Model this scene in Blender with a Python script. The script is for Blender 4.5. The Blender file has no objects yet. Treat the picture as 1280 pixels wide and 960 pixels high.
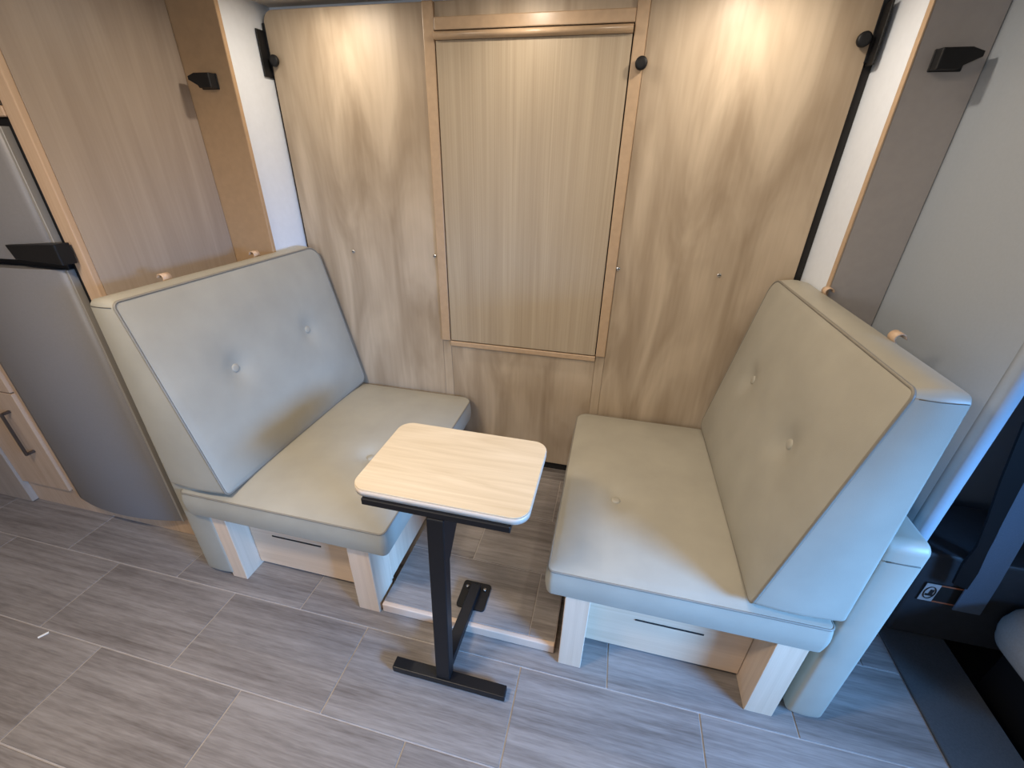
import bpy, bmesh, math, random
from mathutils import Vector, Matrix
random.seed(4)
C = bpy.context.scene.collection
sc = bpy.context.scene
PI = math.pi

# ------------------------------------------------------------------ camera, world, light, exposure
F_PX, YAW, PITCH, ROLL = 536.1, math.radians(12.86), math.radians(27.97), math.radians(1.14)
cam_d = bpy.data.cameras.new('camera'); cam = bpy.data.objects.new('camera', cam_d); C.objects.link(cam)
cam_d.sensor_width = 36; cam_d.lens = F_PX * 36 / 1280; cam_d.clip_start = 0.02
fw = Vector((-math.sin(YAW) * math.cos(PITCH), math.cos(YAW) * math.cos(PITCH), -math.sin(PITCH)))
rt = Vector((math.cos(YAW), math.sin(YAW), 0)); up = rt.cross(fw)
r2 = math.cos(ROLL) * rt + math.sin(ROLL) * up; u2 = -math.sin(ROLL) * rt + math.cos(ROLL) * up
cam.matrix_world = Matrix(((r2.x, u2.x, -fw.x, 0), (r2.y, u2.y, -fw.y, 0), (r2.z, u2.z, -fw.z, 1.64), (0, 0, 0, 1)))
sc.camera = cam
w = bpy.data.worlds.new('world'); sc.world = w; w.use_nodes = True
w.node_tree.nodes['Background'].inputs[0].default_value = (0.45, 0.65, 1.0, 1)
w.node_tree.nodes['Background'].inputs[1].default_value = 0.35
sc.view_settings.view_transform = 'Standard'; sc.view_settings.look = 'None'
sc.view_settings.gamma = 1; sc.view_settings.use_curve_mapping = False
sc.view_settings.exposure = 0.1

def area(name, loc, aim, sx, sy, power, col):
    d = bpy.data.lights.new(name, 'AREA'); d.shape = 'RECTANGLE'; d.size = sx; d.size_y = sy
    d.energy = power; d.color = col
    o = bpy.data.objects.new(name, d); C.objects.link(o); o.location = loc
    o.rotation_euler = (Vector(aim) - Vector(loc)).to_track_quat('-Z', 'Y').to_euler()
    return o
# daylight that enters by the cab windscreen, and an added fill light behind the camera
wd = area('windscreen_daylight', (2.58, -0.36, 1.42), (0.1, 0.95, 0.30), 1.0, 0.52, 27, (0.17, 0.45, 1.0))
wd.data.spread = math.radians(52)
area('behind_camera_fill', (-1.0, -1.34, 1.45), (-0.9, 1.0, 1.0), 1.0, 0.5, 13, (0.84, 0.92, 1.0))
# ceiling lights of the living area (their fixtures are built below)
area('ceiling_glow_a', (-1.1, 0.10, 2.262), (-1.1, 0.10, 0), 0.50, 0.20, 25, (1.0, 0.84, 0.66)).data.spread = math.radians(163)
area('ceiling_glow_b', (0.0, 0.95, 2.262), (0.0, 0.95, 0), 0.50, 0.20, 5.5, (1.0, 0.84, 0.66)).data.spread = math.radians(163)
PUCKS = [(-1.14, 1.69), (-0.40, 1.69), (0.33, 1.69)]
for (x, y), p in zip(PUCKS, (3.4, 2.0, 3.8)):
    o = area('puck_glow', (x, y, 2.158), (x, y, 0), 0.06, 0.06, p, (1.0, 0.89, 0.75)); o.data.shape = 'DISK'

# ------------------------------------------------------------------ materials
def newmat(name):
    m = bpy.data.materials.new(name); m.use_nodes = True
    nt = m.node_tree; return m, nt, nt.nodes['Principled BSDF']
def plain(name, col, rough=0.5, metal=0.0, spec=0.5, noise=0.0, nscale=40):
    m, nt, b = newmat(name)
    b.inputs['Base Color'].default_value = (*col, 1); b.inputs['Roughness'].default_value = rough
    b.inputs['Metallic'].default_value = metal; b.inputs['Specular IOR Level'].default_value = spec
    if noise:
        tc = nt.nodes.new('ShaderNodeTexCoord'); n = nt.nodes.new('ShaderNodeTexNoise')
        n.inputs['Scale'].default_value = nscale; n.inputs['Detail'].default_value = 5
        nt.links.new(tc.outputs['Object'], n.inputs['Vector'])
        r = nt.nodes.new('ShaderNodeValToRGB')
        r.color_ramp.elements[0].position = 0.3; r.color_ramp.elements[1].position = 0.7
        r.color_ramp.elements[0].color = (*[c * (1 - noise) for c in col], 1)
        r.color_ramp.elements[1].color = (*[min(1, c * (1 + noise)) for c in col], 1)
        nt.links.new(n.outputs['Fac'], r.inputs['Fac']); nt.links.new(r.outputs['Color'], b.inputs['Base Color'])
    return m
def wood(name, dark, light, axis=2, freq=9.0, along=0.7, rough=0.42, contrast=1.0, seed=0.0, fine=0.35):
    """Streaky laminate; the grain runs along one axis of the object's own space."""
    m, nt, b = newmat(name); L = nt.links.new
    tc = nt.nodes.new('ShaderNodeTexCoord'); mp = nt.nodes.new('ShaderNodeMapping')
    s = [freq] * 3; s[axis] = along; mp.inputs['Scale'].default_value = s
    mp.inputs['Location'].default_value = (seed * 3.1, seed * 1.7, seed * 2.3)
    L(tc.outputs['Object'], mp.inputs['Vector'])
    n1 = nt.nodes.new('ShaderNodeTexNoise'); n1.inputs['Scale'].default_value = 1.0; n1.inputs['Detail'].default_value = 3
    n1.inputs['Distortion'].default_value = 1.9; L(mp.outputs['Vector'], n1.inputs['Vector'])
    mp2 = nt.nodes.new('ShaderNodeMapping'); s2 = [freq * 14] * 3; s2[axis] = along * 2.6; mp2.inputs['Scale'].default_value = s2
    L(tc.outputs['Object'], mp2.inputs['Vector'])
    n2 = nt.nodes.new('ShaderNodeTexNoise'); n2.inputs['Scale'].default_value = 1.0; n2.inputs['Detail'].default_value = 4
    L(mp2.outputs['Vector'], n2.inputs['Vector'])
    mix = nt.nodes.new('ShaderNodeMix'); mix.data_type = 'FLOAT'; mix.inputs[0].default_value = fine
    L(n1.outputs['Fac'], mix.inputs[2]); L(n2.outputs['Fac'], mix.inputs[3])
    r = nt.nodes.new('ShaderNodeValToRGB')
    r.color_ramp.elements[0].position = 0.5 - 0.18 / contrast; r.color_ramp.elements[1].position = 0.5 + 0.18 / contrast
    r.color_ramp.elements[0].color = (*dark, 1); r.color_ramp.elements[1].color = (*light, 1)
    L(mix.outputs[0], r.inputs['Fac']); L(r.outputs['Color'], b.inputs['Base Color'])
    b.inputs['Roughness'].default_value = rough; b.inputs['Specular IOR Level'].default_value = 0.4
    bp = nt.nodes.new('ShaderNodeBump'); bp.inputs['Strength'].default_value = 0.06; bp.inputs['Distance'].default_value = 0.002
    L(n2.outputs['Fac'], bp.inputs['Height']); L(bp.outputs['Normal'], b.inputs['Normal'])
    return m
def leather(name, col):
    m, nt, b = newmat(name); L = nt.links.new
    tc = nt.nodes.new('ShaderNodeTexCoord')
    n = nt.nodes.new('ShaderNodeTexNoise'); n.inputs['Scale'].default_value = 7; n.inputs['Detail'].default_value = 4
    L(tc.outputs['Object'], n.inputs['Vector'])
    r = nt.nodes.new('ShaderNodeValToRGB'); r.color_ramp.elements[0].position = 0.3; r.color_ramp.elements[1].position = 0.7
    r.color_ramp.elements[0].color = (*[c * 0.93 for c in col], 1); r.color_ramp.elements[1].color = (*[c * 1.05 for c in col], 1)
    L(n.outputs['Fac'], r.inputs['Fac']); L(r.outputs['Color'], b.inputs['Base Color'])
    v = nt.nodes.new('ShaderNodeTexVoronoi'); v.inputs['Scale'].default_value = 420; L(tc.outputs['Object'], v.inputs['Vector'])
    bp = nt.nodes.new('ShaderNodeBump'); bp.inputs['Strength'].default_value = 0.12; bp.inputs['Distance'].default_value = 0.001
    L(v.outputs['Distance'], bp.inputs['Height']); L(bp.outputs['Normal'], b.inputs['Normal'])
    b.inputs['Roughness'].default_value = 0.46; b.inputs['Specular IOR Level'].default_value = 0.42
    return m
def tilemat(name, seed):
    m, nt, b = newmat(name); L = nt.links.new
    tc = nt.nodes.new('ShaderNodeTexCoord'); oi = nt.nodes.new('ShaderNodeObjectInfo')
    add = nt.nodes.new('ShaderNodeVectorMath'); add.operation = 'MULTIPLY_ADD'
    cx = nt.nodes.new('ShaderNodeCombineXYZ')
    for k in range(3): L(oi.outputs['Random'], cx.inputs[k])
    add.inputs[1].default_value = (37, 53, 29); L(cx.outputs[0], add.inputs[0]); L(tc.outputs['Object'], add.inputs[2])
    def streak(sx, sy, det):
        mp = nt.nodes.new('ShaderNodeMapping'); mp.inputs['Scale'].default_value = (sx, sy, 1)
        mp.inputs['Rotation'].default_value = (0, 0, 0.05)
        L(add.outputs[0], mp.inputs['Vector'])
        n = nt.nodes.new('ShaderNodeTexNoise'); n.inputs['Scale'].default_value = 1; n.inputs['Detail'].default_value = det
        L(mp.outputs['Vector'], n.inputs['Vector']); return n
    a = streak(2.4, 62, 8); c = streak(1.4, 9, 4); d = streak(18, 240, 4)
    mx = nt.nodes.new('ShaderNodeMix'); mx.data_type = 'FLOAT'; mx.inputs[0].default_value = 0.45
    L(a.outputs['Fac'], mx.inputs[2]); L(c.outputs['Fac'], mx.inputs[3])
    mx2 = nt.nodes.new('ShaderNodeMix'); mx2.data_type = 'FLOAT'; mx2.inputs[0].default_value = 0.25
    L(mx.outputs[0], mx2.inputs[2]); L(d.outputs['Fac'], mx2.inputs[3])
    r = nt.nodes.new('ShaderNodeValToRGB'); r.color_ramp.elements[0].position = 0.36; r.color_ramp.elements[1].position = 0.62
    r.color_ramp.elements[0].color = (0.135, 0.114, 0.102, 1); r.color_ramp.elements[1].color = (0.300, 0.268, 0.245, 1)
    L(mx2.outputs[0], r.inputs['Fac']); L(r.outputs['Color'], b.inputs['Base Color'])
    b.inputs['Roughness'].default_value = 0.48; b.inputs['Specular IOR Level'].default_value = 0.4
    return m
W_BED = wood('bed_laminate', (0.325, 0.245, 0.165), (0.52, 0.415, 0.300), 2, 4.2, 1.1, 0.48, 1.15, 1.0, 0.2)
W_FLAP = wood('flap_laminate', (0.34, 0.262, 0.178), (0.47, 0.38, 0.268), 2, 14, 0.45, 0.38, 0.9, 5.0, 0.5)
W_TRIM = plain('trim_laminate', (0.46, 0.32, 0.20), 0.33, noise=0.06)
W_CAB = wood('cabinet_laminate', (0.30, 0.235, 0.185), (0.42, 0.34, 0.27), 2, 6, 0.6, 0.42, 0.8, 2.0)
W_EDGE = wood('cabinet_edge', (0.46, 0.31, 0.20), (0.58, 0.42, 0.29), 2, 12, 0.8, 0.42, 1.0, 3.0)
W_TAN = plain('tan_fascia', (0.42, 0.275, 0.155), 0.5, noise=0.05)
W_LEG = wood('bench_laminate', (0.60, 0.44, 0.31), (0.74, 0.57, 0.42), 2, 16, 0.9, 0.42, 0.9, 4.0)
W_LEGX = wood('bench_laminate_x', (0.58, 0.42, 0.29), (0.70, 0.53, 0.38), 0, 16, 0.9, 0.42, 0.9, 4.0)
W_TOP = wood('tabletop_laminate', (0.55, 0.44, 0.29), (0.70, 0.59, 0.43), 0, 15, 1.5, 0.36, 0.9, 6.0)
W_BAND = plain('tabletop_edge_band', (0.62, 0.52, 0.42), 0.4)
LEATH = leather('beige_leather', (0.350, 0.327, 0.268))
PIPE = leather('piping_leather', (0.215, 0.195, 0.160))
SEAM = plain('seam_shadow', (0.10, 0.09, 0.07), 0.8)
TILE = tilemat('grey_tile', 0)
GROUT = plain('pale_grout', (0.40, 0.355, 0.32), 0.8, noise=0.08)
NOSE = plain('step_nosing', (0.62, 0.47, 0.36), 0.45)
BLACK = plain('black_steel', (0.006, 0.006, 0.007), 0.42, 0.0, 0.3)
BLACKP = plain('black_plastic', (0.008, 0.008, 0.009), 0.5, 0.0, 0.3)
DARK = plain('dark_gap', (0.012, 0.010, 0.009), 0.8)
WHITE = plain('white_wall', (0.72, 0.76, 0.82), 0.6, noise=0.02)
GREYW = plain('grey_wall_vinyl', (0.33, 0.36, 0.395), 0.5, noise=0.02, nscale=120)
GREYF = plain('grey_fascia', (0.37, 0.34, 0.325), 0.5, noise=0.03)
CEIL = plain('ceiling_vinyl', (0.62, 0.55, 0.46), 0.7)
STEEL = plain('fridge_grey', (0.225, 0.215, 0.215), 0.45, 0.1, noise=0.03, nscale=150)
STEELS = plain('fridge_edge', (0.36, 0.34, 0.31), 0.4, 0.3)
CHROME = plain('screw_steel', (0.7, 0.68, 0.64), 0.25, 1.0)
BRASS = plain('handle_metal', (0.16, 0.135, 0.12), 0.35, 0.9)
BOLT = plain('bolt_steel', (0.35, 0.35, 0.36), 0.3, 1.0)
CABW = plain('cab_wall_trim', (0.12, 0.15, 0.18), 0.6)
CHAR = plain('charcoal_trim', (0.030, 0.033, 0.038), 0.6, noise=0.1)
MAT = plain('charcoal_mat', (0.055, 0.055, 0.055), 0.85, noise=0.15, nscale=200)
BELT = plain('belt_webbing', (0.10, 0.13, 0.17), 0.55, noise=0.08, nscale=300)
CREAM = plain('cream_fabric', (0.30, 0.28, 0.25), 0.9, noise=0.08, nscale=150)
STWHITE = plain('sticker_white', (0.42, 0.42, 0.42), 0.5)
STSCRAP = plain('white_paper', (0.85, 0.84, 0.80), 0.6)
STBLACK = plain('sticker_black', (0.02, 0.02, 0.02), 0.5)
STORANGE = plain('sticker_orange', (0.42, 0.13, 0.06), 0.5)
GLOW = plain('lamp_diffuser', (0.9, 0.85, 0.75), 0.5)
gb = GLOW.node_tree.nodes['Principled BSDF']; gb.inputs['Emission Color'].default_value = (1, 0.82, 0.62, 1); gb.inputs['Emission Strength'].default_value = 3
GREYAPP = plain('appliance_grey', (0.20, 0.19, 0.185), 0.35, 0.4)

# ------------------------------------------------------------------ helpers
def link(name, me, mat, parent=None, smooth=False):
    o = bpy.data.objects.new(name, me); C.objects.link(o)
    if mat: me.materials.append(mat)
    if parent: o.parent = parent
    if smooth:
        for p in me.polygons: p.use_smooth = True
    return o
def tag(o, label, cat, group=None):
    o['label'] = label; o['category'] = cat
    if group: o['group'] = group
    return o
def thing(name, label, cat, loc=(0, 0, 0), group=None):
    o = bpy.data.objects.new(name, None); C.objects.link(o); o.location = loc; o.empty_display_size = 0.1
    return tag(o, label, cat, group)
def struct(o): o['kind'] = 'structure'; return o
def base(parent):                       # world offset of a parent (parents here are never rotated)
    v = Vector((0, 0, 0))
    while parent: v += parent.location; parent = parent.parent
    return v
def finish(bm, name, mat, parent, smooth=False, origin=None):
    """World-space bmesh -> object, stored in the parent's space with its own origin at its centre."""
    bm.normal_update()
    if origin is None:
        lo = Vector([min(v.co[i] for v in bm.verts) for i in range(3)]); hi = Vector([max(v.co[i] for v in bm.verts) for i in range(3)])
        origin = (lo + hi) / 2
    origin = Vector(origin)
    bmesh.ops.translate(bm, verts=bm.verts, vec=-origin)
    me = bpy.data.meshes.new(name); bm.to_mesh(me); bm.free()
    o = link(name, me, mat, parent, smooth); o.location = origin - base(parent)
    return o
def boxbm(bm, x0, x1, y0, y1, z0, z1):
    v = [bm.verts.new((x, y, z)) for x in (x0, x1) for y in (y0, y1) for z in (z0, z1)]
    for f in ((0, 1, 3, 2), (4, 6, 7, 5), (0, 4, 5, 1), (2, 3, 7, 6), (0, 2, 6, 4), (1, 5, 7, 3)):
        bm.faces.new([v[i] for i in f])
    return v
def box(name, x0, x1, y0, y1, z0, z1, mat, parent=None, bev=0.0015, seg=1, origin=None):
    bm = bmesh.new(); boxbm(bm, min(x0, x1), max(x0, x1), y0, y1, z0, z1)
    bmesh.ops.recalc_face_normals(bm, faces=bm.faces)
    if bev: bmesh.ops.bevel(bm, geom=bm.edges[:], offset=bev, segments=seg, affect='EDGES', profile=0.5)
    return finish(bm, name, mat, parent, origin=origin)
def hexa(name, pts, mat, parent=None, bev=0.0015, seg=1):
    """8 points: bottom ring of four, then top ring of four."""
    bm = bmesh.new(); v = [bm.verts.new(p) for p in pts]
    for f in ((3, 2, 1, 0), (4, 5, 6, 7), (0, 1, 5, 4), (1, 2, 6, 5), (2, 3, 7, 6), (3, 0, 4, 7)):
        bm.faces.new([v[i] for i in f])
    bmesh.ops.recalc_face_normals(bm, faces=bm.faces)
    if bev: bmesh.ops.bevel(bm, geom=bm.edges[:], offset=bev, segments=seg, affect='EDGES', profile=0.5)
    return finish(bm, name, mat, parent)
def prism(name, pts2, axis, d0, d1, mat, parent=None, bev=0.0, seg=2, smooth=False):
    """Polygon in the plane across `axis`, extruded from d0 to d1. pts2 are the other two coords in xyz order."""
    bm = bmesh.new()
    def P(p, d): q = list(p); q.insert(axis, d); return q
    a = [bm.verts.new(P(p, d0)) for p in pts2]; b = [bm.verts.new(P(p, d1)) for p in pts2]; n = len(a)
    bm.faces.new(a); bm.faces.new(b[::-1])
    for i in range(n): bm.faces.new((a[i], a[(i + 1) % n], b[(i + 1) % n], b[i]))
    bmesh.ops.recalc_face_normals(bm, faces=bm.faces)
    if bev:
        es = [e for e in bm.edges if abs(e.verts[0].co[axis] - e.verts[1].co[axis]) < 1e-7]
        bmesh.ops.bevel(bm, geom=es, offset=bev, segments=seg, affect='EDGES', profile=0.5)
    o = finish(bm, name, mat, parent)
    if smooth:
        for p in o.data.polygons: p.use_smooth = abs(p.normal[axis]) < 0.9
    return o
def rrect(x0, x1, y0, y1, R, n=8, corners=(1, 1, 1, 1)):
    pts = []
    for k, (cx, cy, a) in enumerate(((x1 - R, y0 + R, -PI / 2), (x1 - R, y1 - R, 0), (x0 + R, y1 - R, PI / 2), (x0 + R, y0 + R, PI))):
        if corners[k]:
            for i in range(n + 1): pts.append((cx + R * math.cos(a + PI / 2 * i / n), cy + R * math.sin(a + PI / 2 * i / n)))
        else:
            pts.append(((x1, x1, x0, x0)[k], (y0, y1, y1, y0)[k]))
    return pts
def tube(name, path, rad, mat, parent=None, closed=False, n=6):
    bm = bmesh.new(); P = [Vector(p) for p in path]; N = len(P); rings = []
    for i in range(N):
        t = (P[(i + 1) % N] - P[i - 1]) if closed or 0 < i < N - 1 else (P[1] - P[0] if i == 0 else P[-1] - P[-2])
        t.normalize(); ref = Vector((0.123, 0.31, 0.94)) if abs(t.z) < 0.8 else Vector((0.95, 0.2, 0.1))
        a = t.cross(ref).normalized(); b = t.cross(a)
        rings.append([bm.verts.new(P[i] + rad * (math.cos(2 * PI * k / n) * a + math.sin(2 * PI * k / n) * b)) for k in range(n)])
    for i in range(N if closed else N - 1):
        A, B = rings[i], rings[(i + 1) % N]
        # the frame can flip between rings: match by nearest start
        s = min(range(n), key=lambda q: (A[0].co - B[q].co).length)
        for k in range(n): bm.faces.new((A[k], A[(k + 1) % n], B[(k + 1 + s) % n], B[(k + s) % n]))
    if not closed: bm.faces.new(rings[0][::-1]); bm.faces.new(rings[-1])
    bmesh.ops.recalc_face_normals(bm, faces=bm.faces)
    return finish(bm, name, mat, parent, smooth=True)
def disc(name, c, axis, rad, depth, mat, parent=None, n=20, dome=0.3):
    """Round button or knob: a lathe about `axis` (Vector) starting at point c."""
    ax = Vector(axis).normalized(); ref = Vector((0, 0, 1)) if abs(ax.z) < 0.8 else Vector((1, 0, 0))
    a = ax.cross(ref).normalized(); b = ax.cross(a); c = Vector(c); bm = bmesh.new()
    prof = [(1, 0), (1, 0.55), (0.93, 0.78), (0.75, 0.92), (0.45, 1.0)]
    rings = [[bm.verts.new(c + ax * depth * h + rad * q * (math.cos(2 * PI * k / n) * a + math.sin(2 * PI * k / n) * b)) for k in range(n)] for q, h in prof]
    for A, B in zip(rings, rings[1:]):
        for k in range(n): bm.faces.new((A[k], A[(k + 1) % n], B[(k + 1) % n], B[k]))
    bm.faces.new(rings[0][::-1]); bm.faces.new(rings[-1]); bmesh.ops.recalc_face_normals(bm, faces=bm.faces)
    return finish(bm, name, mat, parent, smooth=True)

def loop_pts(A, B, R, d, nc=7, ne=14):
    """Rounded rectangle [d,A-d]x[d,B-d], constant point count."""
    x0, x1, y0, y1 = d, A - d, d, B - d; pts = []
    Rs = [max(q - d, 0.004) for q in (R if isinstance(R, tuple) else (R,) * 4)]      # far/low, far/high, near/high, near/low
    cs = ((x1 - Rs[0], y0 + Rs[0], -PI / 2, Rs[0]), (x1 - Rs[1], y1 - Rs[1], 0, Rs[1]), (x0 + Rs[2], y1 - Rs[2], PI / 2, Rs[2]), (x0 + Rs[3], y0 + Rs[3], PI, Rs[3]))
    for k, (cx, cy, a, R) in enumerate(cs):
        arc = [(cx + R * math.cos(a + PI / 2 * i / nc), cy + R * math.sin(a + PI / 2 * i / nc)) for i in range(nc + 1)]
        nx = cs[(k + 1) % 4]; e = (nx[0] + nx[3] * math.cos(nx[2]), nx[1] + nx[3] * math.sin(nx[2]))
        pts += arc + [(arc[-1][0] + (e[0] - arc[-1][0]) * i / ne, arc[-1][1] + (e[1] - arc[-1][1]) * i / ne) for i in range(1, ne)]
    return pts
def cushion(name, A, B, D, fn, mat, parent, R=0.04, r=0.015, bulge=0.02, dimples=(), rings=36, side=0.006, sag=0.05, dimple_d=0.022):
    """Padded block. fn(a, b, c) maps metres (a along, b across, c depth 0..D; D = face side) to world."""
    bm = bmesh.new(); layers = []; K = 5
    def height(a, b):
        u, v = abs(2 * a / A - 1), abs(2 * b / B - 1)
        h = bulge * max(0, 1 - u ** 5) * max(0, 1 - v ** 5)
        for (da, db) in dimples:
            q = math.hypot(a - da, b - db)
            h -= dimple_d * math.exp(-(q / sag) ** 2) + 0.010 * math.exp(-(q / (sag * 2.6)) ** 2)
        return h
    L0 = loop_pts(A, B, R, r)
    for t in [i / 6 for i in range(1, 7)]:                                         # rear cap
        layers.append([(A / 2 + (p[0] - A / 2) * t, B / 2 + (p[1] - B / 2) * t, 0) for p in L0])
    for i in range(1, K + 1):
        th = PI / 2 * i / K; layers.append([(*p, r - r * math.cos(th)) for p in loop_pts(A, B, R, r - r * math.sin(th))])
    for i in range(1, 6):
        t = i / 6; layers.append([(*p, r + (D - 2 * r) * t) for p in loop_pts(A, B, R, -side * math.sin(PI * t))])
    for i in range(0, K + 1):
        th = PI / 2 * i / K; layers.append([(*p, D - r + r * math.sin(th)) for p in loop_pts(A, B, R, r - r * math.cos(th))])
    for i in range(1, rings):                                                       # face cap
        t = 1 - i / rings
        row = []
        for p in L0:
            a, b = A / 2 + (p[0] - A / 2) * t, B / 2 + (p[1] - B / 2) * t
            row.append((a, b, D + height(a, b)))
        layers.append(row)
    vs = [[bm.verts.new(fn(*p)) for p in row] for row in layers]; n = len(L0)
    for X, Y in zip(vs, vs[1:]):
        for k in range(n): bm.faces.new((X[k], X[(k + 1) % n], Y[(k + 1) % n], Y[k]))
    for row, z in ((vs[0], 0), (vs[-1], D + height(A / 2, B / 2))):
        c = bm.verts.new(fn(A / 2, B / 2, z))
        for k in range(n): bm.faces.new((row[k], row[(k + 1) % n], c))
    bmesh.ops.recalc_face_normals(bm, faces=bm.faces)
    o = finish(bm, name, mat, parent, smooth=True)
    o['_h'] = 0.0; del o['_h']
    return o, height

# ------------------------------------------------------------------ setting: floor, walls, ceiling
floor = struct(box('floor', -3.6, 1.20, -1.5, 1.77, -0.06, -0.003, GROUT, bev=0))
TL, TW, G = 0.613, 0.306, 0.0055
tile_me = None
def tile(x0, x1, y0, y1, ztop, parent):
    return box('floor_tile', x0, x1, y0, y1, ztop - 0.004, ztop, TILE, parent, bev=0.001)
for j in range(-8, 4):
    ya = 0.886 + j * TW - TW; yb = ya + TW
    off = -0.149 if j % 2 == 0 else 0.158
    for k in range(-7, 4):
        xa = off + k * TL; xb = xa + TL
        if xb < -3.55 or xa > 1.19 or (j > 1 and xb < 0.8): continue
        tile(max(xa, -3.58) + G / 2, min(xb, 1.198) - G / 2, ya + G / 2, min(yb, 1.70) - G / 2, 0.0, floor)
SX0, SX1 = -0.735, -0.040
floor2 = struct(box('floor_raised', SX0, SX1, 0.977, 1.995, 0.0005, 0.0445, GROUT, bev=0))   # slide-out floor, a low step
G2 = 0.004
for ya, yb, seams in ((0.977, 1.257, (-0.139,)), (1.257, 1.566, (-0.449,)), (1.566, 1.872, (-0.139,)), (1.872, 1.97, (-0.449,))):
    xs = [SX0, *seams, SX1]
    for xa, xb in zip(xs, xs[1:]): box('floor_tile', xa + G2 / 2, xb - G2 / 2, ya + G2 / 2, yb - G2 / 2, 0.0430, 0.047, TILE, floor2, bev=0.001)
struct(box('trim_1', SX0, SX1, 0.958, 0.9765, 0.004, 0.0475, NOSE, bev=0.004, seg=2))
struct(box('wall_back', -1.62, 0.84, 2.00, 2.06, 0.04, 2.25, WHITE, bev=0))
struct(box('baseboard_back', -1.5, 0.70, 1.972, 1.998, 0.047, 0.125, DARK, bev=0.001))
struct(box('wall_slide_left', -1.60, -1.520, 1.715, 2.00, 0.0, 2.18, WHITE, bev=0))
struct(box('wall_slide_right', 0.738, 0.82, 1.715, 2.00, 0.0, 2.18, WHITE, bev=0))
struct(box('ceiling_slide', -1.519, 0.7365, 1.60, 1.999, 2.165, 2.20, CEIL, bev=0))
struct(box('trim_7', -1.719, 0.914, 1.585, 1.5995, 2.165, 2.2995, W_CAB, bev=0))
struct(box('wall_rear', -3.6, -1.60, 1.75, 1.80, -0.05, 2.36, W_CAB, bev=0))
struct(box('trim_2', -1.741, -1.508, 1.695, 1.714, 0.0, 2.30, W_TAN, bev=0.002))
struct(box('trim_3', 0.742, 0.914, 1.695, 1.714, 0.0, 2.30, GREYF, bev=0.002))
struct(box('trim_4', 0.7365, 0.7418, 1.692, 1.716, 0.0, 2.30, W_TRIM, bev=0.001))
struct(box('wall_right', 0.915, 0.945, 1.131, 1.72, -0.05, 2.30, GREYW, bev=0))
struct(prism('trim_5', [(0.911, 1.1305), (0.909, 1.116), (0.911, 1.104), (0.918, 1.099), (0.945, 1.099), (0.945, 1.1305)], 2, -0.003, 2.2995, GREYW, smooth=True))
struct(box('ceiling', -3.6, 2.7, -1.5, 1.71, 2.30, 2.36, CEIL, bev=0))
struct(box('wall_left', -3.66, -3.6, -1.5, 1.75, -0.05, 2.36, W_CAB, bev=0))
# wall behind the camera with an unseen opening at the added fill light
struct(box('wall_front_lower', -3.6, 2.7, -1.5, -1.40, -0.3, 1.15, CEIL, bev=0))
struct(box('wall_front_upper', -3.6, 2.7, -1.5, -1.40, 1.75, 2.30, CEIL, bev=0))
struct(box('wall_front_side', -3.6, -1.6, -1.5, -1.40, 1.15, 1.75, CEIL, bev=0))
struct(box('wall_front_middle', -0.4, 2.7, -1.5, -1.40, 1.15, 1.75, CEIL, bev=0))
# cab end: dash wall under the windscreen, header over it
struct(box('wall_cab_lower', 2.62, 2.70, -1.4, 2.2, -0.35, 1.12, CHAR, bev=0))
struct(box('wall_cab_upper', 2.62, 2.70, -1.4, 2.2, 1.72, 2.30, CEIL, bev=0))
struct(box('wall_cab_pillar', 2.62, 2.70, 0.25, 2.2, 1.12, 1.72, CHAR, bev=0))
struct(box('wall_cab_pillar_rear', 2.62, 2.70, -1.4, -0.98, 1.12, 1.72, CHAR, bev=0))
struct(box('wall_cab', 0.946, 2.61, 1.78, 1.84, -0.35, 2.30, CABW, bev=0))
struct(box('ceiling_cab', 0.95, 2.69, 1.711, 1.84, 2.301, 2.36, CEIL, bev=0))
struct(box('floor_cab', 1.436, 2.62, -1.4, 1.78, -0.35, -0.28, CHAR, bev=0))
struct(box('trim_6', 1.2005, 1.435, -1.4, 1.775, -0.28, 0.004, MAT, bev=0.004, seg=2))

# ------------------------------------------------------------------ fold-up wall bed with its centre flap
YB = 1.93
bed = thing('wall_bed', 'tall light wood fold-up wall bed panel with a centre flap, between the white walls', 'wall bed', (-0.40, YB, 0.125))
pts = rrect(-1.505, -0.8115, 0.118, 2.14, 0.045, 8, (0, 0, 1, 0))
prism('bed_board', pts, 1, YB, YB + 0.03, W_BED, bed, bev=0.002, seg=2)
pts = rrect(0.0125, 0.708, 0.118, 2.14, 0.045, 8, (0, 1, 0, 0))
prism('bed_board', pts, 1, YB, YB + 0.03, W_BED, bed, bev=0.002, seg=2)
box('bed_board', -0.766, -0.031, YB + 0.002, YB + 0.03, 0.118, 0.771, W_BED, bed)
box('bed_board', -0.766, -0.031, YB + 0.002, YB + 0.03, 2.093, 2.14, W_BED, bed)
box('backing_board', -0.79, -0.01, YB + 0.031, YB + 0.040, 0.13, 2.13, DARK, bed, bev=0)
def strip(x0, x1, z0, z1, horiz=False):
    t = box('trim_strip', x0, x1, YB - 0.012, YB + 0.03, z0, z1, W_TRIM, bed, bev=0.004, seg=3)
    return t
strip(-0.811, -0.7665, 0.80, 2.14); strip(-0.031, 0.012, 0.80, 2.14)
box('seam_strip', -0.811, -0.7665, YB + 0.001, YB + 0.03, 0.118, 0.799, W_BED, bed)
box('seam_strip', -0.0305, 0.012, YB - 0.001, YB + 0.03, 0.118, 0.799, W_BED, bed)
strip(-0.766, -0.0315, 0.772, 0.799, True)
strip(-0.766, -0.0315, 2.052, 2.092, True)
flap = box('fold_down_flap', -0.7615, -0.0355, YB - 0.010, YB + 0.012, 0.8045, 2.022, W_FLAP, bed, bev=0.001)
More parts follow.
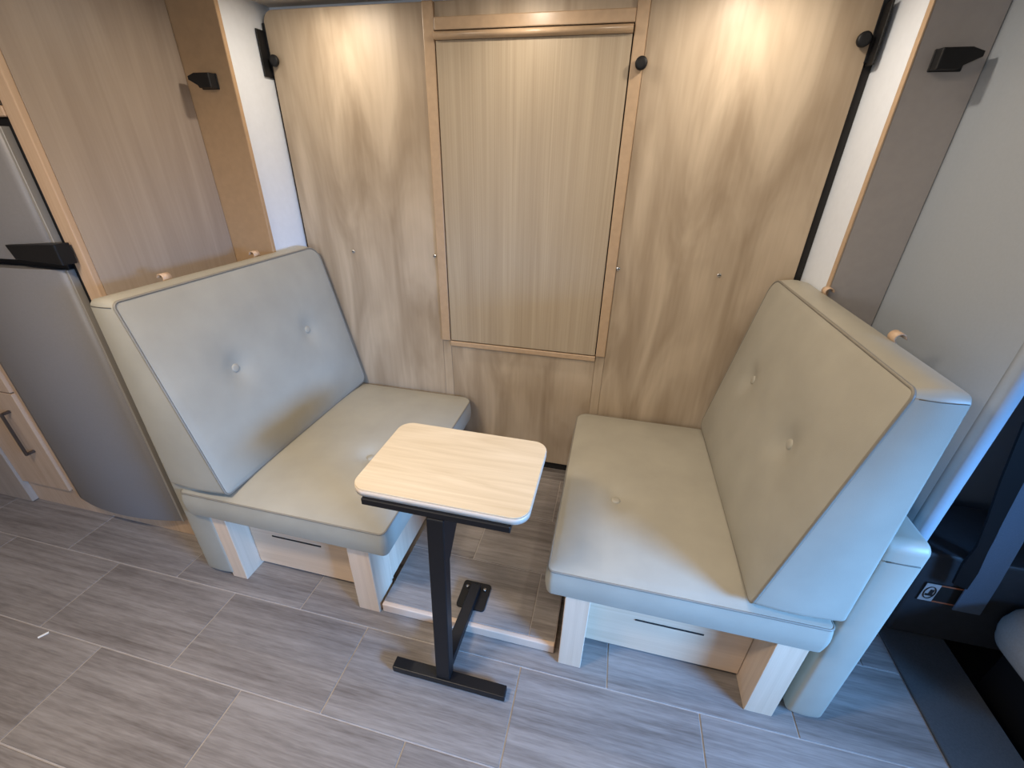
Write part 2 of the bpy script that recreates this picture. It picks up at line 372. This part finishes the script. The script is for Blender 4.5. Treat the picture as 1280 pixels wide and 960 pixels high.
prof = [(YB - 0.010, 2.048), (YB - 0.020, 2.047), (YB - 0.032, 2.041), (YB - 0.034, 2.033), (YB - 0.028, 2.026), (YB - 0.014, 2.022), (YB - 0.010, 2.0225)]
prism('finger_lip', prof, 0, -0.7625, -0.0345, W_TRIM, flap, smooth=True)
for x, z in ((-1.253, 1.212), (-0.826, 1.218), (0.020, 1.218), (0.429, 1.220)):
    s = disc('screw', (x, YB, z), (0, -1, 0), 0.0085, 0.004, CHROME, bed, n=12)
    box('screw_slot', x - 0.006, x + 0.006, YB - 0.0046, YB - 0.0036, z - 0.0014, z + 0.0014, DARK, s, bev=0)
for x, z in ((-1.478, 1.973), (0.006, 1.935), (0.680, 1.985)):
    y0 = YB - (0.012 if x == 0.006 else 0)
    k = disc('turn_knob', (x, y0, z), (0, -1, 0), 0.012, 0.012, BLACKP, bed, n=14)
    disc('knob_head', (x, y0 - 0.012, z), (0, -1, 0), 0.021, 0.014, BLACKP, k, n=18)
for s, x in ((-1, -1.514), (1, 0.717)):
    h = box('hinge_bracket', x - 0.003, x + 0.003, YB - 0.045, YB + 0.0115, 1.915, 2.075, BLACKP, bed, bev=0.001)
    box('hinge_arm', min(x, x - s * 0.012), max(x, x - s * 0.012), YB - 0.002, YB + 0.0115, 1.925, 2.10, BLACKP, h, bev=0.001)

box('gap_shade_strip', 0.7092, 0.7372, YB + 0.012, YB + 0.028, 0.13, 2.13, DARK, bed, bev=0)  # dark strips standing in for the shade in the gaps beside the bed
box('gap_shade_strip', -1.5192, -1.5058, YB + 0.012, YB + 0.028, 0.13, 2.10, DARK, bed, bev=0)
def latch(name, x, z, s, label, y=1.695):
    t = thing(name, label, 'latch', (x, y, z))
    # flat plate, then a wedge-nosed catch that points away from the bed
    box('back_plate', x - 0.040, x + 0.040, y - 0.006, y - 0.0005, z - 0.026, z + 0.026, BLACKP, t, bev=0.002)
    P = [(x - s * 0.038, z - 0.024), (x - s * 0.038, z + 0.024), (x + s * 0.030, z + 0.024), (x + s * 0.060, z + 0.014), (x + s * 0.060, z + 0.002), (x + s * 0.024, z - 0.016), (x + s * 0.018, z - 0.024)]
    prism('catch', P, 1, y - 0.040, y - 0.0065, BLACKP, t, bev=0.003)
latch('slide_latch', -1.615, 1.875, -1, 'black plastic latch on the tan pillar beside the fridge cabinet')
latch('slide_latch', 0.822, 1.893, 1, 'black plastic latch on the grey-brown pillar beside the pale wall')

# ------------------------------------------------------------------ dinette benches
def bench(label, s, seat, back, pad, legs, lm):
    """s = +1: bench whose back is towards +x. All x values are absolute."""
    xf, xr = seat                      # knee side and rear of the seat cushion
    fb, ft, rtp, rb = back             # back cushion: front bottom, front top, rear top, rear bottom (x)
    x0 = legs[0][0] if s > 0 else legs[1][1]
    t = thing('dinette_bench', label, 'bench', ((xf + xr) / 2, 1.4, 0), 'dinette benches')
    Y0, Y1 = 0.925, 1.905
    # --- seat cushion
    zs0, zs1 = 0.377, 0.488
    B = abs(xr - xf); A = Y1 - Y0; sg = 1 if xr > xf else -1
    def fs(a, b, c): return (xf + sg * b, Y0 + a, zs0 + c)
    btn = (1.292 - Y0, abs((0.118 if s > 0 else -0.905) - xf))
    RS = (0.055, 0.02, 0.02, 0.022)
    so, hs = cushion('seat_cushion', A, B, zs1 - zs0, fs, LEATH, t, R=RS, r=0.008, bulge=0.030, dimples=[btn], sag=0.045, dimple_d=0.016)
    tube('piping', [fs(a, b, zs1 - zs0 - 0.004) for a, b in loop_pts(A, B, RS, 0.0025)], 0.0040, PIPE, so, True)
    disc('button', fs(btn[0], btn[1], zs1 - zs0 + hs(*btn) - 0.002), (0, 0, 1), 0.017, 0.010, LEATH, so)
    # --- back cushion: a wedge, thick at the foot
    zb0, zb1 = 0.513, 1.235
    Bk = zb1 - zb0; D = 0.15; Ak = Y1 - Y0 - 0.006
    def fbk(a, b, c):
        v = b / Bk; q = c / D
        xF = fb + (ft - fb) * v; xR = rb + (rtp - rb) * v + (0 if s > 0 else 0.018 * a / Ak)
        return (xR + (xF - xR) * q, Y0 + 0.003 + a, zb0 + b - 0.0 * q)
    dm = [(1.20 - Y0, 0.90 - zb0), (1.63 - Y0, 0.90 - zb0)]
    RB = (0.04, 0.065, 0.022, 0.022)
    bo, hb = cushion('back_cushion', Ak, Bk, D, fbk, LEATH, t, R=RB, r=0.010, bulge=0.018, dimples=dm, sag=0.05, dimple_d=0.014)
    tube('piping', [fbk(a, b, D - 0.003) for a, b in loop_pts(Ak, Bk, RB, 0.0025)], 0.0043, PIPE, bo, True)
    nrm = Vector(((ft - fb), 0, Bk)); nrm = Vector((-nrm.z, 0, nrm.x)) * (1 if s > 0 else -1)
    for d in dm: disc('button', fbk(d[0], d[1], D + hb(*d) - 0.004), nrm, 0.017, 0.011, LEATH, bo)
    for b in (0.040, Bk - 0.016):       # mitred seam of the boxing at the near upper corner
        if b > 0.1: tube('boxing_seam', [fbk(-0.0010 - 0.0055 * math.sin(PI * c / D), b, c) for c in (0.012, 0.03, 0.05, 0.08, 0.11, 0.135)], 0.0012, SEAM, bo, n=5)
    # --- rear pad, hangs behind down to the floor
    px0, px1, pz1 = pad; Ap = 1.685 - 0.948; Bp = pz1 - 0.014; Dp = abs(px1 - px0); sp = 1 if px1 > px0 else -1
    def fp(a, b, c): return (px0 + sp * c, 0.948 + a, 0.014 + b)
    po, _ = cushion('rear_pad', Ap, Bp, Dp, fp, LEATH, t, R=(0.02, 0.03, 0.03, 0.022), r=0.018, bulge=0.008, rings=20, side=0.003)
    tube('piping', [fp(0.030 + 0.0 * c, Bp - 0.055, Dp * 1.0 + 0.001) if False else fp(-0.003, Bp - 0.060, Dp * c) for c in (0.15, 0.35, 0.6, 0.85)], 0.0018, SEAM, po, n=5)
    # --- loops of strap behind the top of the back cushion
    for y in ((1.183, 1.604) if s < 0 else (1.243, 1.690)):
        xl = (rtp if s > 0 else -1.522) + s * 0.003; bm = bmesh.new()
        N = 14; rows = []
        for i in range(N + 1):
            th = -0.35 * PI + 1.35 * PI * i / N
            for_r = []
            for rr in (0.015, 0.0115):
                for yy in (y - 0.016, y + 0.016):
                    for_r.append(bm.verts.new((xl + s * 0.004 - s * rr * math.cos(th) , yy, 1.243 + rr * math.sin(th))))
            rows.append(for_r)
        for p, q in zip(rows, rows[1:]):
            for m_, n_ in ((0, 1), (1, 3), (3, 2), (2, 0)): bm.faces.new((p[m_], p[n_], q[n_], q[m_]))
        for e in (rows[0], rows[-1]): bm.faces.new((e[0], e[1], e[3], e[2]))
        bmesh.ops.recalc_face_normals(bm, faces=bm.faces)
        finish(bm, 'strap_loop', W_EDGE, t, smooth=True)
    # --- wooden base
    yl = 0.932 if s > 0 else 0.952
    for (a, b) in legs: box('leg', a, b, yl, yl + 0.118, 0.0, 0.3765, W_LEG, t, bev=0.002)
    inner = sorted([legs[0][1], legs[1][0]]) if legs[0][0] < legs[1][0] else sorted([legs[1][1], legs[0][0]])
    dr = box('drawer_front', inner[0] + 0.002, inner[1] - 0.002, 1.036, 1.053, 0.021, 0.345, W_LEGX, t, bev=0.002)
    c = (inner[0] + inner[1]) / 2
    cx0, cx1 = (-1.262, -1.03) if s < 0 else (0.23, 0.46)
    box('finger_pull', cx0, cx1, 1.0335, 1.0365, 0.190 if s > 0 else 0.203, 0.196 if s > 0 else 0.209, DARK, dr, bev=0)
    box('rail', inner[0] + 0.002, inner[1] - 0.002, 1.034, 1.054, 0.347, 0.3765, W_LEGX, t, bev=0.001)
    lo, hi = min(legs[0][0], legs[1][0]), max(legs[0][1], legs[1][1])
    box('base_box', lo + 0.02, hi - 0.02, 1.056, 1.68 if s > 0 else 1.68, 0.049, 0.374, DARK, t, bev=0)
    xk = lo if s > 0 else hi            # knee side panel
    xa, xb = (xk, xk + 0.017) if s > 0 else (xk - 0.017, xk)
    box('side_panel', xa + s * 0.004, xb + s * 0.004 if s < 0 else xb, yl + 0.1305, 1.87, 0.050, 0.3765, W_LEG, t, bev=0.002)
    box('side_batten', xa + (0 if s > 0 else 0.001), xb, yl + 0.1185, yl + 0.1295, 0.050, 0.3765, W_LEG, t, bev=0.002)
    return t
bench('beige leather dinette bench standing beside the refrigerator', -1, (-0.652, -1.510), (-1.275, -1.437, -1.530, -1.536), (-1.430, -1.572, 0.775),
      [(-1.447, -1.374), (-0.838, -0.746)], None)
bench('beige leather dinette bench backing onto the pale grey wall by the cab', 1, (-0.086, 0.732), (0.497, 0.628, 0.731, 0.742), (0.742, 0.850, 0.815),
      [(-0.020, 0.062), (0.612, 0.700)], None)

# ------------------------------------------------------------------ small pedestal table
tb = thing('pedestal_table', 'small pale wood table with rounded corners on a black steel pedestal between the benches', 'table', (-0.398, 0.9, 0))
ZT = 0.800
top = prism('tabletop', rrect(-0.658, -0.138, 0.811, 1.166, 0.046, 10), 2, ZT - 0.004, ZT, W_TOP, tb, bev=0.001, seg=1)
band = prism('edge_band', rrect(-0.659, -0.137, 0.810, 1.167, 0.047, 10), 2, ZT - 0.024, ZT - 0.0042, W_BAND, top, smooth=True)
box('cross_bar', -0.617, -0.180, 0.800, 0.840, ZT - 0.047, ZT - 0.0245, BLACK, tb, bev=0.002)
box('support_arm', -0.417, -0.367, 0.8405, 1.08, ZT - 0.047, ZT - 0.0245, BLACK, tb, bev=0.002)
hexa('post', [(-0.424, 0.762, 0.036), (-0.374, 0.762, 0.036), (-0.374, 0.802, 0.036), (-0.424, 0.802, 0.036),
              (-0.419, 0.797, ZT - 0.0475), (-0.367, 0.797, ZT - 0.0475), (-0.367, 0.838, ZT - 0.0475), (-0.419, 0.838, ZT - 0.0475)], BLACK, tb, bev=0.003, seg=2)
prism('gusset', [(0.8385, ZT - 0.0475), (1.00, ZT - 0.0475), (0.8385 - 0.012, ZT - 0.235)], 0, -0.392, -0.370, BLACK, tb)
fb_ = box('foot_bar', -0.588, -0.178, 0.756, 0.796, 0.008, 0.0355, BLACK, tb, bev=0.003, seg=2)
for x in (-0.53, -0.23): box('glide', x - 0.035, x + 0.035, 0.760, 0.792, 0.0, 0.0078, BLACKP, fb_, bev=0.001)
hexa('rear_bar', [(-0.422, 0.80, 0.040), (-0.378, 0.80, 0.040), (-0.368, 1.115, 0.058), (-0.408, 1.115, 0.058),
                  (-0.422, 0.80, 0.078), (-0.378, 0.80, 0.078), (-0.368, 1.115, 0.084), (-0.408, 1.115, 0.084)], BLACK, tb, bev=0.003, seg=2)
pl = prism('floor_plate', rrect(-0.446, -0.330, 1.022, 1.142, 0.012, 5), 2, 0.0475, 0.0572, BLACK, tb, bev=0.001)
for x in (-0.425, -0.352):
    disc('bolt', (x, 1.112, 0.0572), (0, 0, 1), 0.0075, 0.007, BOLT, pl, n=10)

# ------------------------------------------------------------------ refrigerator cabinet, fridge, appliance above
cab = thing('tall_cabinet', 'tall wood cabinet enclosing the grey refrigerator', 'cabinet', (-2.3, 1.4, 0))
box('side_panel', -1.740, -1.7205, 1.112, 1.694, 0.0, 2.30, W_CAB, cab, bev=0.001)
box('face_frame', -1.7755, -1.7200, 1.090, 1.1115, 0.0, 2.30, W_EDGE, cab, bev=0.003, seg=2)
box('shelf_rail', -2.44, -1.776, 1.086, 1.1115, 1.716, 1.744, W_EDGE, cab, bev=0.003)
box('top_panel', -2.44, -1.776, 1.090, 1.1115, 2.16, 2.30, W_CAB, cab)
box('base_rail', -2.795, -1.776, 1.096, 1.1115, 0.0, 0.128, W_EDGE, cab, bev=0.002)
box('stile', -2.4795, -2.441, 1.092, 1.1115, 0.13, 2.30, W_EDGE, cab, bev=0.001)
d1 = box('door', -2.792, -2.4805, 1.080, 1.1105, 0.137, 0.686, W_EDGE, cab, bev=0.002)
box('door', -2.792, -2.4805, 1.080, 1.1105, 0.692, 2.29, W_EDGE, cab, bev=0.002)
hx = -2.555
box('handle', hx - 0.006, hx + 0.006, 1.044, 1.054, 0.365, 0.595, BRASS, d1, bev=0.002)
for z in (0.371, 0.589): box('handle_foot', hx - 0.006, hx + 0.006, 1.0545, 1.0795, z - 0.006, z + 0.006, BRASS, d1, bev=0.001)
box('filler_panel', -3.59, -2.796, 1.070, 1.1115, 0.004, 2.30, W_CAB, cab, bev=0.002)
fr = thing('refrigerator', 'grey bow-front refrigerator with black handle in the tall wood cabinet', 'refrigerator', (-2.1, 1.2, 0.1))
box('fridge_body', -2.430, -1.790, 1.125, 1.66, 0.135, 1.710, BLACKP, fr, bev=0.002)
box('black_frame', -2.438, -1.777, 1.100, 1.1245, 0.131, 1.7145, BLACKP, fr, bev=0.002)
def bowdoor(name, z0, z1, x0=-2.425, x1=-1.812, y=1.078, bow=0.040):
    n = 20; P = [(x1, 1.0995), (x0, 1.0995)]
    for i in range(n + 1):
        u = i / n; P.append((x0 + (x1 - x0) * u, y - bow * (1 - (2 * u - 1) ** 2)))
    o = prism(name, P, 2, z0, z1, STEEL, fr, bev=0.003, seg=2, smooth=False)
    for p in o.data.polygons: p.use_smooth = abs(p.normal.z) < 0.5 and p.normal.y < -0.5
    return o
ld = bowdoor('lower_door', 0.108, 1.272); ud = bowdoor('upper_door', 1.302, 1.692)
for o, z0, z1 in ((ld, 0.108, 1.272), (ud, 1.302, 1.692)):
    box('door_edge', -1.8115, -1.800, 1.0765, 1.0995, z0, z1, STEELS, o, bev=0.001)
box('divider', -2.425, -1.802, 1.085, 1.0995, 1.2725, 1.3015, BLACKP, fr, bev=0.001)
# handle: a wedge-shaped black block across the foot of the upper door at its opening side
prism('handle', [(-1.962, 1.352), (-1.945, 1.306), (-1.742, 1.300), (-1.742, 1.366)], 1, 1.036, 1.082, BLACKP, ud, bev=0.004)
mw = thing('microwave_oven', 'dark grey appliance with metal lower trim above the refrigerator', 'microwave', (-2.1, 1.2, 1.745))
box('casing', -2.430, -1.7765, 1.095, 1.50, 1.746, 2.150, GREYAPP, mw, bev=0.002)
box('front_trim', -2.425, -1.780, 1.082, 1.0945, 1.748, 1.770, CHROME, mw, bev=0.002)
box('door_panel', -2.425, -1.790, 1.080, 1.0945, 1.775, 2.14, GREYAPP, mw, bev=0.002)

# ------------------------------------------------------------------ cab corner
cs = thing('cab_console', 'black plastic console with a warning sticker beside the step to the cab', 'console', (1.4, 1.5, 0.0))
YC = 1.375
hexa('housing', [(1.235, YC, 0.0045), (1.66, YC, 0.0045), (1.66, 1.70, 0.0045), (1.235, 1.70, 0.0045),
                 (1.215, YC + 0.01, 0.42), (1.66, YC + 0.01, 0.42), (1.66, 1.70, 0.42), (1.215, 1.70, 0.42)], CHAR, cs, bev=0.012, seg=3)
st = box('warning_sticker', 1.262, 1.415, YC + 0.0010, YC + 0.0038, 0.196, 0.288, STBLACK, cs, bev=0)
box('sticker_panel', 1.263, 1.308, YC + 0.0001, YC + 0.0009, 0.198, 0.286, STWHITE, st, bev=0)
for z in (0.197, 0.281): box('sticker_border', 1.309, 1.414, YC + 0.0001, YC + 0.0009, z, z + 0.006, STORANGE, st, bev=0)
tube('sticker_ring', [(1.2855 + 0.017 * math.cos(k * PI / 12), YC - 0.0005, 0.242 + 0.030 * math.sin(k * PI / 12)) for k in range(24)], 0.0022, STBLACK, st, True, 5)
box('sticker_mark', 1.275, 1.298, YC - 0.0012, YC, 0.226, 0.236, STBLACK, st, bev=0)
box('sticker_mark', 1.284, 1.296, YC - 0.0012, YC, 0.236, 0.258, STBLACK, st, bev=0)
def ribbon(name, pts, width, mat, label, cat, thick=0.004):
    """Strap through points; each point carries its own across-vector."""
    bm = bmesh.new(); rows = []
    for i, (p, ac, wd) in enumerate(pts):
        p = Vector(p); ac = Vector(ac).normalized()
        tg = (Vector(pts[min(i + 1, len(pts) - 1)][0]) - Vector(pts[max(i - 1, 0)][0])).normalized()
        nn = tg.cross(ac).normalized()
        rows.append([bm.verts.new(p + ac * wd * q / 2 + nn * thick * r_ / 2) for q, r_ in ((-1, -1), (1, -1), (1, 1), (-1, 1))])
    for a, b in zip(rows, rows[1:]):
        for k in range(4): bm.faces.new((a[k], a[(k + 1) % 4], b[(k + 1) % 4], b[k]))
    bm.faces.new(rows[0]); bm.faces.new(rows[-1][::-1]); bmesh.ops.recalc_face_normals(bm, faces=bm.faces)
    o = finish(bm, name, mat, None, smooth=False)
    return tag(o, label, cat)
ribbon('seat_belt', [((1.415, YC - 0.012, 0.19), (1, 0, 0), 0.085), ((1.40, YC - 0.014, 0.35), (1, 0, 0.05), 0.08), ((1.375, YC - 0.016, 0.55), (1, 0, 0.1), 0.075),
                     ((1.335, YC - 0.018, 0.75), (1, 0, 0.1), 0.07), ((1.27, YC - 0.02, 1.0), (1, 0, 0.1), 0.06), ((1.20, YC - 0.02, 1.3), (1, 0, 0.1), 0.055)], 0.05, BELT,
       'wide dark blue-grey seat belt webbing hanging in front of the cab console', 'seat belt')
ribbon('buckle_strap', [((1.325, YC - 0.030, 0.33), (1, 0, -0.3), 0.050), ((1.315, YC - 0.032, 0.42), (1, 0, -0.4), 0.060), ((1.305, YC - 0.034, 0.52), (1, 0, -0.1), 0.035),
                        ((1.285, YC - 0.034, 0.64), (1, 0, 0.2), 0.040), ((1.255, YC - 0.036, 0.80), (1, 0, 0.3), 0.055), ((1.215, YC - 0.036, 1.0), (1, 0, 0.2), 0.05)], 0.04, BLACKP,
       'black belt strap twisted beside the blue-grey webbing in the cab', 'strap', 0.008)
seatc = thing('captain_chair', 'cream upholstered cab seat seen past the black step', 'car seat', (1.75, 1.15, -0.27))
def fcab(a, b, c): return (1.455 + b, 0.975 + a, 0.14 + c)
cushion('seat_cushion', 0.375, 0.6, 0.17, fcab, CREAM, seatc, R=0.10, r=0.05, bulge=0.02, rings=14)
box('seat_frame', 1.53, 2.0, 1.0, 1.30, -0.278, 0.138, BLACKP, seatc, bev=0.01)

# ------------------------------------------------------------------ lamps
for (x, y), lab in zip(PUCKS, ('over the fridge side of the wall bed', 'over the centre flap of the wall bed', 'over the cab side of the wall bed')):
    p = thing('puck_light', 'small round recessed light in the slide ceiling ' + lab, 'light', (x, y, 2.165), 'puck lights above the bed')
    ringp = [(x + 0.034 * math.cos(k * PI / 12), y + 0.034 * math.sin(k * PI / 12), 2.161) for k in range(24)]
    tube('rim', ringp, 0.0035, CHROME, p, True, 6)
    disc('lens', (x, y, 2.1648), (0, 0, -1), 0.029, 0.004, GLOW, p, n=18)
for x, y, lab in ((-1.1, 0.10, 'towards the fridge cabinet'), (0.0, 0.95, 'over the bench by the cab')):
    p = thing('ceiling_light', 'flat rectangular ceiling light ' + lab, 'light', (x, y, 2.30), 'ceiling lights')
    box('housing', x - 0.28, x + 0.28, y - 0.13, y + 0.13, 2.276, 2.2995, CEIL, p, bev=0.004)
    box('diffuser', x - 0.26, x + 0.26, y - 0.11, y + 0.11, 2.268, 2.2755, GLOW, p, bev=0.002)

# ------------------------------------------------------------------ a scrap on the floor
scrap = hexa('paper_scrap', [(-1.948, 0.548, 0.0002), (-1.940, 0.545, 0.0002), (-1.925, 0.570, 0.0002), (-1.931, 0.574, 0.0002),
                             (-1.948, 0.548, 0.0016), (-1.940, 0.545, 0.0016), (-1.925, 0.570, 0.0030), (-1.931, 0.574, 0.0030)], STSCRAP, None, bev=0)
tag(scrap, 'tiny white paper scrap lying on the grey tile floor', 'scrap')
